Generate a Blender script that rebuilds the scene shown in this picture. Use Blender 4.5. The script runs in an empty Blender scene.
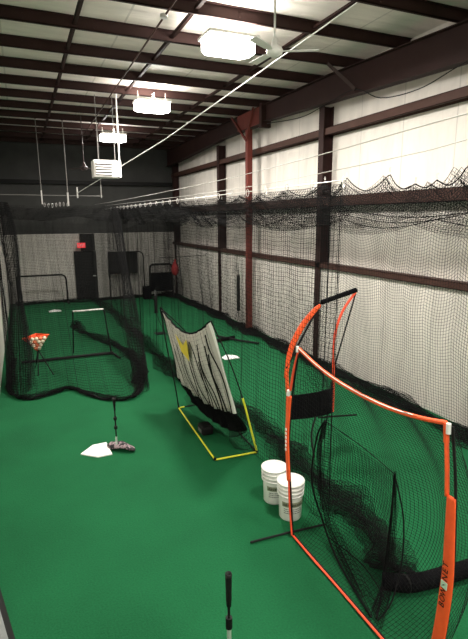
import bpy, bmesh, math, random
import numpy as np
from mathutils import Vector, Matrix
random.seed(7); rng = np.random.RandomState(11)
C = bpy.context.scene.collection
PI = math.pi

# ------------------------------------------------------------------ materials
def srgb(r, g, b):
    f = lambda c: (c/255/12.92) if c/255 <= .04045 else ((c/255+.055)/1.055)**2.4
    return (f(r), f(g), f(b), 1)
MATS = {}
def mat(name, col, rough=.6, metal=0, noise=0, nscale=8, bump=0, bscale=40, emit=None, estr=0, spec=.5, trans=0):
    m = bpy.data.materials.new(name); m.use_nodes = True
    nt = m.node_tree; b = nt.nodes['Principled BSDF']
    b.inputs['Roughness'].default_value = rough; b.inputs['Metallic'].default_value = metal
    b.inputs['Specular IOR Level'].default_value = spec
    b.inputs['Base Color'].default_value = col
    tc = nt.nodes.new('ShaderNodeTexCoord')
    if noise:
        n = nt.nodes.new('ShaderNodeTexNoise'); n.inputs['Scale'].default_value = nscale; n.inputs['Detail'].default_value = 5
        nt.links.new(tc.outputs['Object'], n.inputs['Vector'])
        r = nt.nodes.new('ShaderNodeValToRGB')
        r.color_ramp.elements[0].position = .3; r.color_ramp.elements[1].position = .7
        r.color_ramp.elements[0].color = tuple(c*(1-noise) for c in col[:3])+(1,)
        r.color_ramp.elements[1].color = tuple(min(1, c*(1+noise)) for c in col[:3])+(1,)
        nt.links.new(n.outputs['Fac'], r.inputs['Fac']); nt.links.new(r.outputs['Color'], b.inputs['Base Color'])
    if bump:
        n2 = nt.nodes.new('ShaderNodeTexNoise'); n2.inputs['Scale'].default_value = bscale; n2.inputs['Detail'].default_value = 4
        nt.links.new(tc.outputs['Object'], n2.inputs['Vector'])
        bp = nt.nodes.new('ShaderNodeBump'); bp.inputs['Strength'].default_value = bump; bp.inputs['Distance'].default_value = .05
        nt.links.new(n2.outputs['Fac'], bp.inputs['Height']); nt.links.new(bp.outputs['Normal'], b.inputs['Normal'])
    if emit:
        b.inputs['Emission Color'].default_value = emit; b.inputs['Emission Strength'].default_value = estr
    MATS[name] = m; return m

def turf_material():
    m = mat('green_turf', (.013, .18, .062, 1), rough=.95, spec=.12)
    nt = m.node_tree; b = nt.nodes['Principled BSDF']
    tc = nt.nodes.new('ShaderNodeTexCoord')
    a = nt.nodes.new('ShaderNodeTexNoise'); a.inputs['Scale'].default_value = 55; a.inputs['Detail'].default_value = 6
    c = nt.nodes.new('ShaderNodeTexNoise'); c.inputs['Scale'].default_value = 1.1; c.inputs['Detail'].default_value = 3
    for n in (a, c): nt.links.new(tc.outputs['Object'], n.inputs['Vector'])
    mx = nt.nodes.new('ShaderNodeMix'); mx.data_type = 'FLOAT'; mx.inputs['Factor'].default_value = .45
    nt.links.new(a.outputs['Fac'], mx.inputs[2]); nt.links.new(c.outputs['Fac'], mx.inputs[3])
    r = nt.nodes.new('ShaderNodeValToRGB'); e = r.color_ramp.elements
    e[0].position = .3; e[0].color = (.0064, .071, .026, 1); e[1].position = .7; e[1].color = (.0108, .117, .043, 1)
    nt.links.new(mx.outputs[0], r.inputs['Fac']); nt.links.new(r.outputs['Color'], b.inputs['Base Color'])
    bp = nt.nodes.new('ShaderNodeBump'); bp.inputs['Strength'].default_value = .35; bp.inputs['Distance'].default_value = .02
    nt.links.new(a.outputs['Fac'], bp.inputs['Height']); nt.links.new(bp.outputs['Normal'], b.inputs['Normal'])
    return m

def vinyl_material(name, col, axis, pitch=1.22, dark=.72):
    """white faced insulation: seams every `pitch` metres along `axis`, wrinkles between"""
    m = mat(name, col, rough=.5, spec=.35)
    nt = m.node_tree; b = nt.nodes['Principled BSDF']; L = nt.links.new
    tc = nt.nodes.new('ShaderNodeTexCoord'); sp = nt.nodes.new('ShaderNodeSeparateXYZ'); L(tc.outputs['Object'], sp.inputs[0])
    def M(op, a, bb=None):
        n = nt.nodes.new('ShaderNodeMath'); n.operation = op
        for i, v in enumerate((a, bb)):
            if v is None: continue
            if isinstance(v, (int, float)): n.inputs[i].default_value = v
            else: L(v, n.inputs[i])
        return n.outputs[0]
    fr = M('FRACT', M('DIVIDE', sp.outputs[axis], pitch))
    d = M('ABSOLUTE', M('SUBTRACT', fr, .5))
    seam = M('GREATER_THAN', d, .491)
    mp = nt.nodes.new('ShaderNodeMapping'); sc = [1.6, 1.6, .35] if axis != 'Z' else [1, 1, 1]
    if name == 'ceiling_vinyl': sc = [.35, 2.2, 1]
    mp.inputs['Scale'].default_value = sc; L(tc.outputs['Object'], mp.inputs[0])
    n = nt.nodes.new('ShaderNodeTexNoise'); n.inputs['Scale'].default_value = 2.2; n.inputs['Detail'].default_value = 5; L(mp.outputs[0], n.inputs['Vector'])
    r = nt.nodes.new('ShaderNodeValToRGB'); e = r.color_ramp.elements
    e[0].position = .3; e[0].color = tuple(c*.86 for c in col[:3])+(1,); e[1].position = .65; e[1].color = col
    L(n.outputs['Fac'], r.inputs[0])
    mx = nt.nodes.new('ShaderNodeMix'); mx.data_type = 'RGBA'; L(seam, mx.inputs['Factor']); L(r.outputs[0], mx.inputs[6])
    mx.inputs[7].default_value = tuple(c*dark for c in col[:3])+(1,); L(mx.outputs[2], b.inputs['Base Color'])
    bp = nt.nodes.new('ShaderNodeBump'); bp.inputs['Strength'].default_value = .5; bp.inputs['Distance'].default_value = .12
    L(n.outputs['Fac'], bp.inputs['Height']); L(bp.outputs['Normal'], b.inputs['Normal'])
    return m

M_turf = turf_material()
M_wall = vinyl_material('wall_vinyl', (.86, .81, .745, 1), 'Y')
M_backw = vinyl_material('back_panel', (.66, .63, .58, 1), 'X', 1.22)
M_ceil = vinyl_material('ceiling_vinyl', (.88, .82, .755, 1), 'X', 1.83)
M_dark = mat('charcoal_wall', (.045, .045, .043, 1), .85, noise=.15, nscale=2)
M_steel = mat('red_oxide_steel', (.034, .0160, .0142, 1), .6, noise=.12, nscale=3, spec=.15)
M_steel2 = mat('red_oxide_bright', (.15, .034, .026, 1), .6, noise=.12, nscale=4, spec=.2)
M_girt = mat('brown_girt', (.072, .034, .026, 1), .6, noise=.1, nscale=4, spec=.2)
M_net = mat('black_net_twine', (.006, .006, .0065, 1), .9, spec=.15)
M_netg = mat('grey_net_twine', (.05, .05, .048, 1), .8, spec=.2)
M_cable = mat('galvanised_cable', (.62, .6, .56, 1), .4, metal=.3)
M_chrome = mat('galvanised_steel', (.75, .74, .72, 1), .3, metal=.6)
M_polegrey = mat('dull_pole_steel', (.22, .21, .20, 1), .5, spec=.2)
M_black = mat('black_plastic', (.006, .006, .006, 1), .6, spec=.2)
M_fabric = mat('black_fabric', (.005, .005, .006, 1), .95, bump=.4, bscale=30, spec=.06)
M_orange = mat('orange_fabric', (.93, .105, .02, 1), .6, noise=.06, nscale=12, bump=.15, bscale=40)
M_orange2 = mat('orange_red_tape', (.86, .085, .03, 1), .6)
M_yellow = mat('yellow_pole', (.80, .78, .045, 1), .45)
M_white = mat('white_plastic', (.82, .82, .79, 1), .4, noise=.03, nscale=5)
M_plate = mat('white_rubber', (.88, .88, .86, 1), .6)
M_grey = mat('grey_sheet', (.58, .55, .52, 1), .8, noise=.10, nscale=5)
M_logo = mat('yellow_print', (.66, .52, .04, 1), .7)
M_led = mat('led_lens', (1, 1, 1, 1), .4, emit=(1, .97, .92, 1), estr=26)
M_exit = mat('red_exit', (.7, .03, .03, 1), .5, emit=(1, .06, .08, 1), estr=.75)
M_redbag = mat('red_bag_cloth', (.22, .010, .012, 1), .8)
M_label = mat('olive_label', (.27, .29, .20, 1), .6)
M_woodg = mat('grey_board', (.13, .14, .135, 1), .7, noise=.1, nscale=10)
M_brown = mat('dark_brown', (.03, .014, .01, 1), .7)
M_ball = mat('ball_leather', (.80, .70, .52, 1), .6)
M_ballo = mat('ball_orange', (.75, .20, .09, 1), .6)
M_heater = mat('heater_enamel', (.93, .90, .87, 1), .35)
M_louvre = mat('heater_dark_metal', (.05, .03, .03, 1), .5)  # plain dark metal of the louvre panel and the far fan
M_mint = mat('mint_badge', (.55, .75, .6, 1), .6)

# ------------------------------------------------------------------ mesh builders
class MB:
    def __init__(s): s.v = []; s.f = []
    def add(s, vs, fs):
        o = len(s.v); s.v += [tuple(v) for v in vs]; s.f += [tuple(i+o for i in f) for f in fs]; return s
    def box(s, x0, y0, z0, x1, y1, z1):
        vs = [(x, y, z) for z in (z0, z1) for y in (y0, y1) for x in (x0, x1)]
        return s.add(vs, [(0,2,3,1),(4,5,7,6),(0,1,5,4),(2,6,7,3),(0,4,6,2),(1,3,7,5)])
    def bar(s, a, b, w, h, up=(0,0,1)):
        a, b = Vector(a), Vector(b); t = (b-a).normalized(); u = Vector(up)
        if abs(t.dot(u)) > .95: u = Vector((0,1,0))
        n = t.cross(u).normalized(); u = n.cross(t)
        vs = [p+n*(i*w/2)+u*(j*h/2) for p in (a, b) for i, j in ((-1,-1),(1,-1),(1,1),(-1,1))]
        return s.add(vs, [(3,2,1,0),(4,5,6,7),(0,1,5,4),(1,2,6,5),(2,3,7,6),(3,0,4,7)])
    def tube(s, pts, r, n=8, close=False, flat=1.0, flatdir=None):
        pts = [Vector(p) for p in pts]; k = len(pts)
        rs = r if isinstance(r, (list, tuple)) else [r]*k
        ref = Vector(flatdir).normalized() if flatdir else None
        prev = None; vs = []
        for i, p in enumerate(pts):
            if close: t = (pts[(i+1) % k]-pts[i-1]).normalized()
            else: t = (pts[min(i+1, k-1)]-pts[max(i-1, 0)]).normalized()
            if ref: a = ref
            elif prev is None: a = Vector((0,0,1)) if abs(t.z) < .9 else Vector((1,0,0))
            else: a = prev
            n1 = (a-t*a.dot(t)).normalized(); prev = n1; n2 = t.cross(n1)
            for j in range(n):
                q = 2*PI*j/n; vs.append(p+(n1*math.cos(q)+n2*math.sin(q)*flat)*rs[i])
        fs = []
        for i in range(k if close else k-1):
            for j in range(n):
                a, b = i*n+j, i*n+(j+1) % n; c, d = ((i+1) % k)*n+(j+1) % n, ((i+1) % k)*n+j
                fs.append((a, b, c, d))
        if not close: fs += [tuple(reversed(range(n))), tuple(range((k-1)*n, k*n))]
        return s.add(vs, fs)
    def lathe(s, prof, c=(0,0,0), n=24):
        vs = []; fs = []; k = len(prof)
        for r, z in prof:
            for j in range(n):
                q = 2*PI*j/n; vs.append((c[0]+r*math.cos(q), c[1]+r*math.sin(q), c[2]+z))
        for i in range(k-1):
            for j in range(n):
                fs.append((i*n+j, i*n+(j+1) % n, (i+1)*n+(j+1) % n, (i+1)*n+j))
        return s.add(vs, fs)
    def prism(s, poly, d):
        k = len(poly); d = Vector(d); P = [Vector(p) for p in poly]
        return s.add(P+[p+d for p in P], [tuple(reversed(range(k))), tuple(range(k, 2*k))]+[(i, (i+1) % k, k+(i+1) % k, k+i) for i in range(k)])
    def build(s, name, m, parent=None, smooth=False, bevel=0):
        me = bpy.data.meshes.new(name); me.from_pydata(s.v, [], s.f); me.materials.append(m)
        bm = bmesh.new(); bm.from_mesh(me); bmesh.ops.recalc_face_normals(bm, faces=bm.faces)
        if bevel: bmesh.ops.bevel(bm, geom=[e for e in bm.edges], offset=bevel, segments=2, affect='EDGES', profile=.5)
        bm.to_mesh(me); bm.free()
        if smooth:
            me.polygons.foreach_set('use_smooth', [True]*len(me.polygons))
        o = bpy.data.objects.new(name, me); C.objects.link(o)
        if parent:
            o.parent = parent; o.matrix_parent_inverse = Matrix.Translation(parent.location).inverted()
        return o
def spline(pts, n=8):
    """Catmull-Rom through pts"""
    P = [Vector(p) for p in pts]; out = []
    for i in range(len(P)-1):
        p0 = P[max(i-1, 0)]; p1 = P[i]; p2 = P[i+1]; p3 = P[min(i+2, len(P)-1)]
        for k in range(n):
            t = k/n
            out.append(.5*((2*p1)+(p2-p0)*t+(2*p0-5*p1+4*p2-p3)*t*t+(3*p1-p0-3*p2+p3)*t**3))
    out.append(P[-1]); return out
def tag(o, label, cat, group=None, kind=None):
    if label: o['label'] = label
    if cat: o['category'] = cat
    if group: o['group'] = group
    if kind: o['kind'] = kind
    return o
def thing(name, label, cat, loc, group=None):
    o = bpy.data.objects.new(name, None); C.objects.link(o); o.location = loc; o.empty_display_size = .1
    bpy.context.view_layer.update(); return tag(o, label, cat, group)
def struct(o): o['kind'] = 'structure'; return o

def strands(P, r):
    """P: (k, n, 3) polylines -> verts, quads of 3-sided strands"""
    k, n, _ = P.shape
    T = np.gradient(P, axis=1); T /= np.linalg.norm(T, axis=2, keepdims=True)+1e-9
    ref = np.zeros_like(T); ref[..., 0] = .31; ref[..., 1] = .77; ref[..., 2] = .55
    n1 = np.cross(T, ref); n1 /= np.linalg.norm(n1, axis=2, keepdims=True)+1e-9
    n2 = np.cross(T, n1)
    V = np.stack([P+r*(n1*math.cos(a)+n2*math.sin(a)) for a in (0, 2*PI/3, 4*PI/3)], axis=2)   # k,n,3,3
    base = (np.arange(k)[:, None, None]*n+np.arange(n-1)[None, :, None])*3
    j = np.arange(3)[None, None, :]
    a = base+j; b = base+(j+1) % 3
    F = np.stack([a, b, b+3, a+3], axis=-1).reshape(-1, 4)
    return V.reshape(-1, 3), F
def netmesh(name, S, nu, nv, r, m, parent=None, diamond=False):
    """S(u, v) vectorised -> x, y, z;   nu, nv: number of cells"""
    u, v = np.meshgrid(np.linspace(0, 1, nu+1), np.linspace(0, 1, nv+1), indexing='ij')
    P = np.stack(np.broadcast_arrays(*S(u, v)), axis=2).astype(float)
    V1, F1 = strands(P, r); V2, F2 = strands(P.transpose(1, 0, 2), r)
    V = np.concatenate([V1, V2]); F = np.concatenate([F1, F2+len(V1)])
    me = bpy.data.meshes.new(name)
    me.vertices.add(len(V)); me.vertices.foreach_set('co', V.ravel().astype(np.float32))
    me.loops.add(len(F)*4); me.loops.foreach_set('vertex_index', F.ravel().astype(np.int32))
    me.polygons.add(len(F)); me.polygons.foreach_set('loop_start', np.arange(0, len(F)*4, 4, dtype=np.int32))
    me.polygons.foreach_set('loop_total', np.full(len(F), 4, dtype=np.int32))
    me.update(); me.materials.append(m)
    o = bpy.data.objects.new(name, me); C.objects.link(o)
    if parent:
        o.parent = parent; o.matrix_parent_inverse = Matrix.Translation(parent.location).inverted()
    return o
def wob(t, seed, amps=((1, 1), (2.3, .6), (5.1, .35))):
    """smooth pseudo-random function of t (array), about +-1"""
    q = np.random.RandomState(seed).rand(len(amps))*2*PI
    return sum(a*np.sin(f*t+p) for (f, a), p in zip(amps, q))/1.6

# ------------------------------------------------------------------ the shell
XW = 6.62; YB = 21.55; ZC = 6.475
struct(MB().box(-9, -6, -.1, XW+.3, YB+.3, 0).build('floor', M_turf))
struct(MB().box(XW, -6, 0, XW+.2, YB+.2, ZC).build('wall_right', M_wall))
struct(MB().box(-9, YB+.06, 0, XW+.2, YB+.25, ZC).build('wall_back', M_dark))
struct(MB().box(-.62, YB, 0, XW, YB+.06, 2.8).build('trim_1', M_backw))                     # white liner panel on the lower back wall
struct(MB().box(-.80, 2.2, 0, -.66, YB, 4.45).build('wall_left', M_wall))
struct(MB().box(-9.2, -6, 0, -9, YB+.2, ZC).build('wall_far_left', M_dark))
struct(MB().box(-9.2, -6.2, 0, XW+.2, -6, ZC).build('wall_front', M_wall))
struct(MB().box(-9.2, -6.2, ZC, XW+.2, YB+.3, ZC+.1).build('ceiling', M_ceil))
struct(MB().box(6.42, 2.2, 0, XW, YB, 2.27).build('trim_2', M_wall))                       # furred-out lower wall
n_tr = 3
def girt(y0, y1, x0, z, w=.2, h=.13, m=M_girt):
    b = MB()
    b.box(x0, y0, z-h, x0+.012, y1, z); b.box(x0, y0, z-.012, x0+w, y1, z); b.box(x0+w-.014, y0, z-h, x0+w, y1, z-.012)
    b.box(x0-.0, y0, z-h, x0+.05, y1, z-h+.012)
    return b
for z, x0, h in ((2.36, 6.36, .12), (3.86, 6.4, .22), (5.34, 6.4, .16)):
    struct(girt(2.2, YB, x0, z, .22, h).build('trim_%d' % n_tr, M_girt)); n_tr += 1
struct(MB().box(-.62, YB-.16, 4.80, XW, YB+.06, 4.95).build('trim_%d' % n_tr, M_black)); n_tr += 1
# roof purlins, Z sections with bolt heads at the laps
py0, dp = 8.52, 1.25
ys = [py0+dp*i for i in range(-5, 11)]
for i, y in enumerate(ys):
    b = MB(); x0, x1 = -9, XW
    b.box(x0, y, 6.30, x1, y+.012, 6.47); b.box(x0, y, 6.30, x1, y+.055, 6.312); b.box(x0, y-.04, 6.46, x1, y, 6.47)
    b.box(x0, y+.043, 6.312, x1, y+.055, 6.325)
    for x in (.32, 1.35, 3.3, 4.9):
        for z in (6.35, 6.42):
            b.box(x-.012, y-.012, z-.012, x+.012, y, z+.012)
    struct(b.build('trim_%d' % n_tr, M_steel)); n_tr += 1
# bridging angles running down the roof
for (x, m) in ((1.06, M_steel), (2.62, M_steel), (4.62, M_steel)):
    b = MB(); b.box(x-.03, 3.2, 6.35, x+.03, 20.8, 6.36); b.box(x-.03, 3.2, 6.35, x-.022, 20.8, 6.40)
    struct(b.build('trim_%d' % n_tr, m)); n_tr += 1
# conduit with junction box
t = thing('electrical_conduit', 'thin grey conduit with a round junction box running under the roof purlins', 'conduit', (2.12, 7, 6.25))
MB().tube([(2.12, 3.2, 6.24), (2.18, 8, 6.24), (2.25, 14, 6.24), (2.3, 18, 6.24)], .014, 6).build('pipe', M_girt, t)
MB().lathe([(0, 0), (.055, 0), (.055, .05), (0, .05)], (2.15, 7.35, 6.2), 14).build('junction_box', M_chrome, t, bevel=0)

# header girder, two lengths, along the right wall
def girder(name, pts, label, m):
    t = thing(name, label, 'beam', (6.2, pts[0][0], pts[0][1]))
    w = MB(); fl = MB(); tp = MB()
    for (ya, ba, ta), (yb, bb, tb) in zip(pts, pts[1:]):
        w.add([(6.19, ya, ba), (6.21, ya, ba), (6.21, yb, bb), (6.19, yb, bb), (6.19, ya, ta), (6.21, ya, ta), (6.21, yb, tb), (6.19, yb, tb)],
              [(0,3,2,1),(4,5,6,7),(0,1,5,4),(2,3,7,6),(0,4,7,3),(1,2,6,5)])
        for q, A, Bz in ((fl, ba, bb), (tp, ta-.015, tb-.015)):
            q.add([(6.1, ya, A), (6.3, ya, A), (6.3, yb, Bz), (6.1, yb, Bz), (6.1, ya, A+.015), (6.3, ya, A+.015), (6.3, yb, Bz+.015), (6.1, yb, Bz+.015)],
                  [(0,3,2,1),(4,5,6,7),(0,1,5,4),(2,3,7,6),(0,4,7,3),(1,2,6,5)])
    w.build('web', m, t); fl.build('bottom_flange', m, t); tp.build('top_flange', m, t)
    return t
g1 = girder('roof_girder', [(2.2, 5.47, 5.92), (5.6, 5.60, 6.15), (9.05, 5.75, 6.29), (12.0, 5.88, 6.295)], 'deep dark red steel girder along the top of the white side wall, nearer length', M_steel)
g2 = girder('roof_girder', [(12.1, 5.84, 6.295), (14.8, 5.86, 6.295), (20.0, 5.65, 6.295), (21.4, 5.62, 6.295)], 'redder steel girder along the wall top beyond the bolted joint, farther length', M_steel)
b = MB(); b.box(6.06, 11.98, 5.74, 6.34, 12.12, 6.34); b.build('end_plate', M_steel, g1)
b = MB(); b.box(6.09, 12.13, 5.86, 6.185, 13.6, 6.28); b.build('side_plate', M_steel2, g2)
# wall columns, I sections
def column(y, label, xo=6.36, top=5.8):
    t = thing('steel_column', label, 'column', (xo+.12, y, 0))
    b = MB(); b.box(xo, y-.1, 0, xo+.015, y+.1, top); b.box(xo+.24, y-.1, 0, xo+.255, y+.1, top); b.build('flange', M_steel, t)
    MB().box(xo+.015, y-.008, 0, xo+.24, y+.008, top).build('web', M_steel, t)
    MB().box(xo-.04, y-.14, 0, xo+.06, y+.14, .015).build('base_plate', M_steel, t)
    return t
column(9.62, 'dark red-brown steel wall column nearest the camera, behind the bow framed net')
column(15.85, 'dark red-brown steel wall column beyond the slim red post')
column(21.2, 'dark red-brown steel column in the far corner of the hall')
# slim red post with knee braces
t = thing('steel_post', 'slim bright red square steel post standing in front of the white wall', 'column', (6.2, 13.05, 0))
MB().box(6.12, 12.97, 0, 6.28, 13.13, 5.86).build('shaft', M_steel2, t, bevel=.01)
MB().box(6.08, 12.9, 0, 6.32, 13.2, .02).build('base_plate', M_steel, t)
for e in ((6.0, 12.35, 6.28), (6.0, 13.8, 6.28)):
    MB().bar((6.12, 13.05, 5.55), e, .05, .05).build('brace', M_steel2, t)
# flange brace on the near girder
tag(MB().bar((5.75, 8.56, 6.33), (6.08, 8.08, 5.78), .06, .06).build('flange_brace', M_brown), 'short dark angle brace from roof purlin down to the near girder', 'brace')
tag(MB().tube(spline([(6.08, 11.7, 5.78), (6.05, 10.0, 5.62), (6.06, 9.0, 5.7), (6.07, 8.08, 5.78), (6.05, 7.3, 5.46), (6.05, 6.4, 5.40), (6.06, 5.7, 5.53), (6.08, 5.2, 5.63)], 6), .009, 6).build('electrical_wire', M_black), 'black wire sagging below the dark red girder', 'wire')

# ------------------------------------------------------------------ lights
def fixture(x, y, z, label, group, strength=1.0, coil=True):
    t = thing('ceiling_light', label, 'light', (x, y, z), group)
    w, d = .41, .26
    MB().box(x-w, y-d, z+.08, x+w, y+d, z+.13).build('housing', M_white, t, bevel=.012)
    poly = [(x-w, y-d*.4), (x-w*.72, y-d), (x+w*.72, y-d), (x+w, y-d*.4), (x+w, y+d*.4), (x+w*.72, y+d), (x-w*.72, y+d), (x-w, y+d*.4)]
    MB().prism([(a, c, z-.10) for a, c in poly], (0, 0, .18)).build('lens', M_led, t, bevel=.02)
    for sx in (-1, 1):
        MB().tube([(x+sx*w*.8, y, z+.15), (x+sx*w*.8, y, 6.3)], .005, 5).build('hanging_wire', M_cable, t)
    if coil:
        MB().tube([(x+.03+.03*math.sin(k*.9), y+.03*math.cos(k*.9), z+.15+(6.28-z-.15)*k/24) for k in range(25)], .005, 5).build('power_cord', M_white, t)
    L = bpy.data.lights.new('ceiling_light_lamp', 'AREA'); L.shape = 'RECTANGLE'; L.size = .8; L.size_y = .5
    L.energy = 300*strength; L.color = (1, .95, .87)
    lo = bpy.data.objects.new('lamp', L); C.objects.link(lo); lo.location = (x, y, z-.125)
    L2 = bpy.data.lights.new('ceiling_light_uplight', 'AREA'); L2.shape = 'RECTANGLE'; L2.size = .8; L2.size_y = .5; L2.energy = 55*strength**3; L2.color = (1, .95, .87)
    l2 = bpy.data.objects.new('uplamp', L2); C.objects.link(l2); l2.location = (x, y, z+.165); l2.rotation_euler = (PI, 0, 0)
    return t
fixture(3.2, 7.47, 6.0, 'big glowing white ceiling light nearest the camera beside the fan', 'hanging ceiling lights')
fixture(3.11, 11.85, 5.98, 'glowing white ceiling light in the middle of the row of three', 'hanging ceiling lights', .92)
fixture(3.05, 16.75, 5.98, 'glowing white ceiling light farthest away, just above the unit heater', 'hanging ceiling lights', .72)
# unseen lamps over and behind the camera; left pair added to brighten the ceiling
for k, (x, y) in enumerate(((3.2, 2.6), (-1.4, -1.5), (3.2, -2.8), (-5.0, 4.0), (-5.0, 10.0))):
    L = bpy.data.lights.new('unseen_hall_lamp', 'AREA'); L.shape = 'RECTANGLE'; L.size = .8; L.size_y = .5; L.energy = 250; L.color = (1, .95, .87)
    lo = bpy.data.objects.new('lamp', L); C.objects.link(lo); lo.location = (x, y, 5.9)
    L = bpy.data.lights.new('unseen_hall_uplamp', 'AREA'); L.shape = 'RECTANGLE'; L.size = .8; L.size_y = .5; L.energy = 60; L.color = (1, .95, .87)
    lo = bpy.data.objects.new('uplamp', L); C.objects.link(lo); lo.location = (x, y, 6.1); lo.rotation_euler = (PI, 0, 0)

# ceiling fans
def fan(x, y, z, R, ang, label, m, top=6.3):
    t = thing('ceiling_fan', label, 'fan', (x, y, z))
    MB().tube([(x, y, z+.1), (x, y, top)], .014, 8).build('downrod', m, t)
    MB().lathe([(0, -.06), (.05, -.06), (.10, -.03), (.11, .01), (.09, .05), (.045, .08), (.035, .14), (.02, .17), (0, .17)], (x, y, z), 20).build('motor', m, t, smooth=True)
    for k in range(3):
        a = ang+k*2*PI/3; d = Vector((math.cos(a), math.sin(a), 0)); n = Vector((-d.y, d.x, .12))
        c = Vector((x, y, z))
        pl = [c+d*.10-n*.02, c+d*.2-n*.05, c+d*R-n*.065, c+d*(R+.01)+n*.055, c+d*.2+n*.05, c+d*.10+n*.02]
        MB().prism(pl, (0, 0, .008)).build('blade', m, t)
    return t
fan(3.22, 6.0, 5.5, .56, -.45, 'white three-bladed ceiling fan beside the big light', M_white)
fan(1.88, 15.2, 4.85, .5, .3, 'small dark ceiling fan far back left of the heater', M_louvre)

# unit heater
t = thing('unit_heater', 'white box unit heater with dark louvres hanging below the roof', 'heater', (2.12, 12.8, 4.4))
MB().box(1.79, 12.6, 4.41, 2.457, 13.05, 4.82).build('casing', M_heater, t, bevel=.012)
lp = MB().box(1.835, 12.58, 4.455, 2.235, 12.6, 4.77).build('louvre_panel', M_louvre, t)
for k in range(5):
    z = 4.475+.063*k
    MB().prism([(1.835, 12.545, z), (1.835, 12.59, z+.028), (1.835, 12.59, z+.036), (1.835, 12.545, z+.008)], (.4, 0, 0)).build('louvre', M_heater, lp)
for x in (1.95, 2.36):
    MB().tube([(x, 12.85, 4.82), (x, 12.85, 6.36)], .008, 6).build('hanger_rod', M_polegrey, t)
MB().tube([(2.41, 12.56, 4.45), (2.41, 12.56, 6.40)], .018, 8).build('gas_pipe', M_heater, t)

# ------------------------------------------------------------------ net supports at the back
def drop_pole(x, y, z0, z1, r, label):
    t = thing('drop_pole', label, 'pole', (x, y, z0))
    MB().tube([(x, y, z0), (x, y, z1)], r*.6, 8).build('tube', M_polegrey, t)
    MB().box(x-.03, y-.03, z1-.02, x+.03, y+.03, z1).build('top_bracket', M_steel, t)
    MB().tube([(x, y, z0), (x, y, z0+.40)], r*1.1, 8).build('sleeve', M_chrome, t)
drop_pole(.69, 16, 3.85, 6.3, .016, 'thin metal drop pole hanging from the roof, the leftmost one over the back nets')
drop_pole(1.44, 16, 3.80, 6.3, .022, 'brighter metal drop pole where the diagonal cable is tied')
drop_pole(2.45, 16, 4.05, 6.3, .013, 'thin metal drop pole hanging just below the unit heater')
tag(MB().tube([(-.6, 16, 4.12), (2.5, 16.0, 4.10)], .010, 8).build('cross_pipe', M_polegrey), 'thin horizontal metal pipe joining the drop poles at the back', 'pipe')
dcab = tag(MB().tube([(1.62, 15.0, 4.14), (3.1, 10.9, 5.1), (4.66, 6.0, 6.38)], .011, 8).build('diagonal_cable', M_white), 'pale taut diagonal cable rising from the back poles to the roof', 'cable')
MB().tube([(1.62, 15.0, 4.0), (1.62, 15.0, 4.3)], .02, 8).build('turnbuckle', M_chrome, dcab)
tag(MB().tube(spline([(3.0, -6, 4.3), (3.0, 1.9, 4.14), (3.0, 4.6, 4.05), (3.0, 8, 3.985), (3.0, 15.5, 3.97), (3.0, 21.5, 4.0)], 4), .005, 6).build('guy_cable', M_cable), 'upper of the two thin white cables crossing the upper wall', 'cable')
tag(MB().tube(spline([(3.42, -6, 4.25), (3.42, 1.9, 4.07), (3.42, 4.0, 3.96), (3.42, 9, 3.88), (3.42, 21.5, 3.95)], 4), .0045, 6).build('guy_cable', M_cable), 'lower of the two thin white cables crossing the upper wall', 'cable')

# ------------------------------------------------------------------ nets
def hooks(parent, pts, r=.026):
    for (x, y, z) in pts:
        tilt = random.uniform(-.5, .5)
        MB().tube([(x+r*.55*math.cos(a)*math.cos(tilt), y+r*.55*math.cos(a)*math.sin(tilt), z+r*1.5*math.sin(a)) for a in np.linspace(0, 2*PI, 9)[:-1]], .0055, 4, close=True).build('carabiner', M_chrome, parent)

# (1) net along the white wall
t = thing('batting_cage_net', 'long black net hanging in front of the white side wall', 'net', (6.0, 12, 0))
PK = np.array([3.2, 4.35, 5.25, 5.80, 6.25, 6.87, 8.09, 8.85, 10.4, 11.8, 13.2, 14.6, 16.0, 17.4, 18.8, 20.2, 21.4])
PH = np.array([.30, .24, .30, .12, .09, .30, .32, .30, .22, .18, .16, .12, .04, .03, .03, .02, .02])
def topz(y):
    y = np.asarray(y, float); z = np.zeros_like(y)
    for i in range(len(PK)-1):
        a, b2 = PK[i], PK[i+1]; k = (y >= a) & (y <= b2); s = (y[k]-a)/(b2-a)
        z[k] = np.maximum(PH[i]*(1-s)**3.4, PH[i+1]*s**3.4)
    return 3.84+z
def S_wall(u, v):
    y = 3.2+(21.4-3.2)*u; zt = topz(y)
    fold = .07*wob(y, 3, ((2.1, 1), (5.3, .5), (11, .22)))*(.25+.75*v)
    x = 5.98+fold-.10*np.sin(PI*v)+.12*v
    z = zt*(1-v)+.02*v
    return x, y+.04*wob(v*4+y*.7, 5), z
netmesh('netting', S_wall, 364, 76, .0031, M_net, t)
def S_wval(u, v):                # gathered double fold at the top
    y = 3.2+(21.4-3.2)*u
    low = 3.28-.20*np.abs(np.sin((y-3.2)*PI/2.9))**.8
    zt = topz(y)-.04
    return 5.90+.05*wob(y*2.3+v*3, 8), y+.08*wob(v*6+y, 2), zt*(1-v)+low*v
netmesh('gathered_fold', S_wval, 330, 24, .0036, M_net, t)
def S_wval2(u, v):
    y = 3.2+(21.4-3.2)*u
    low = 3.42-.22*np.abs(np.sin((y-2.2)*PI/3.7))
    return 5.84+.05*wob(y*1.7-v*3, 18), y+.14*wob(v*5+y*1.3, 12), (topz(y)-.02)*(1-v)+low*v
netmesh('gathered_fold', S_wval2, 300, 17, .0036, M_net, t)
for q in range(3):
    yy = np.linspace(3.2, 12, 60)
    MB().tube([(5.84, y, 3.36+.09*q-.15*abs(math.sin((y-3.2+q*1.1)*PI/(2.4+q*.5)))) for y in yy], .007, 4).build('rope', M_net, t)
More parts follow.
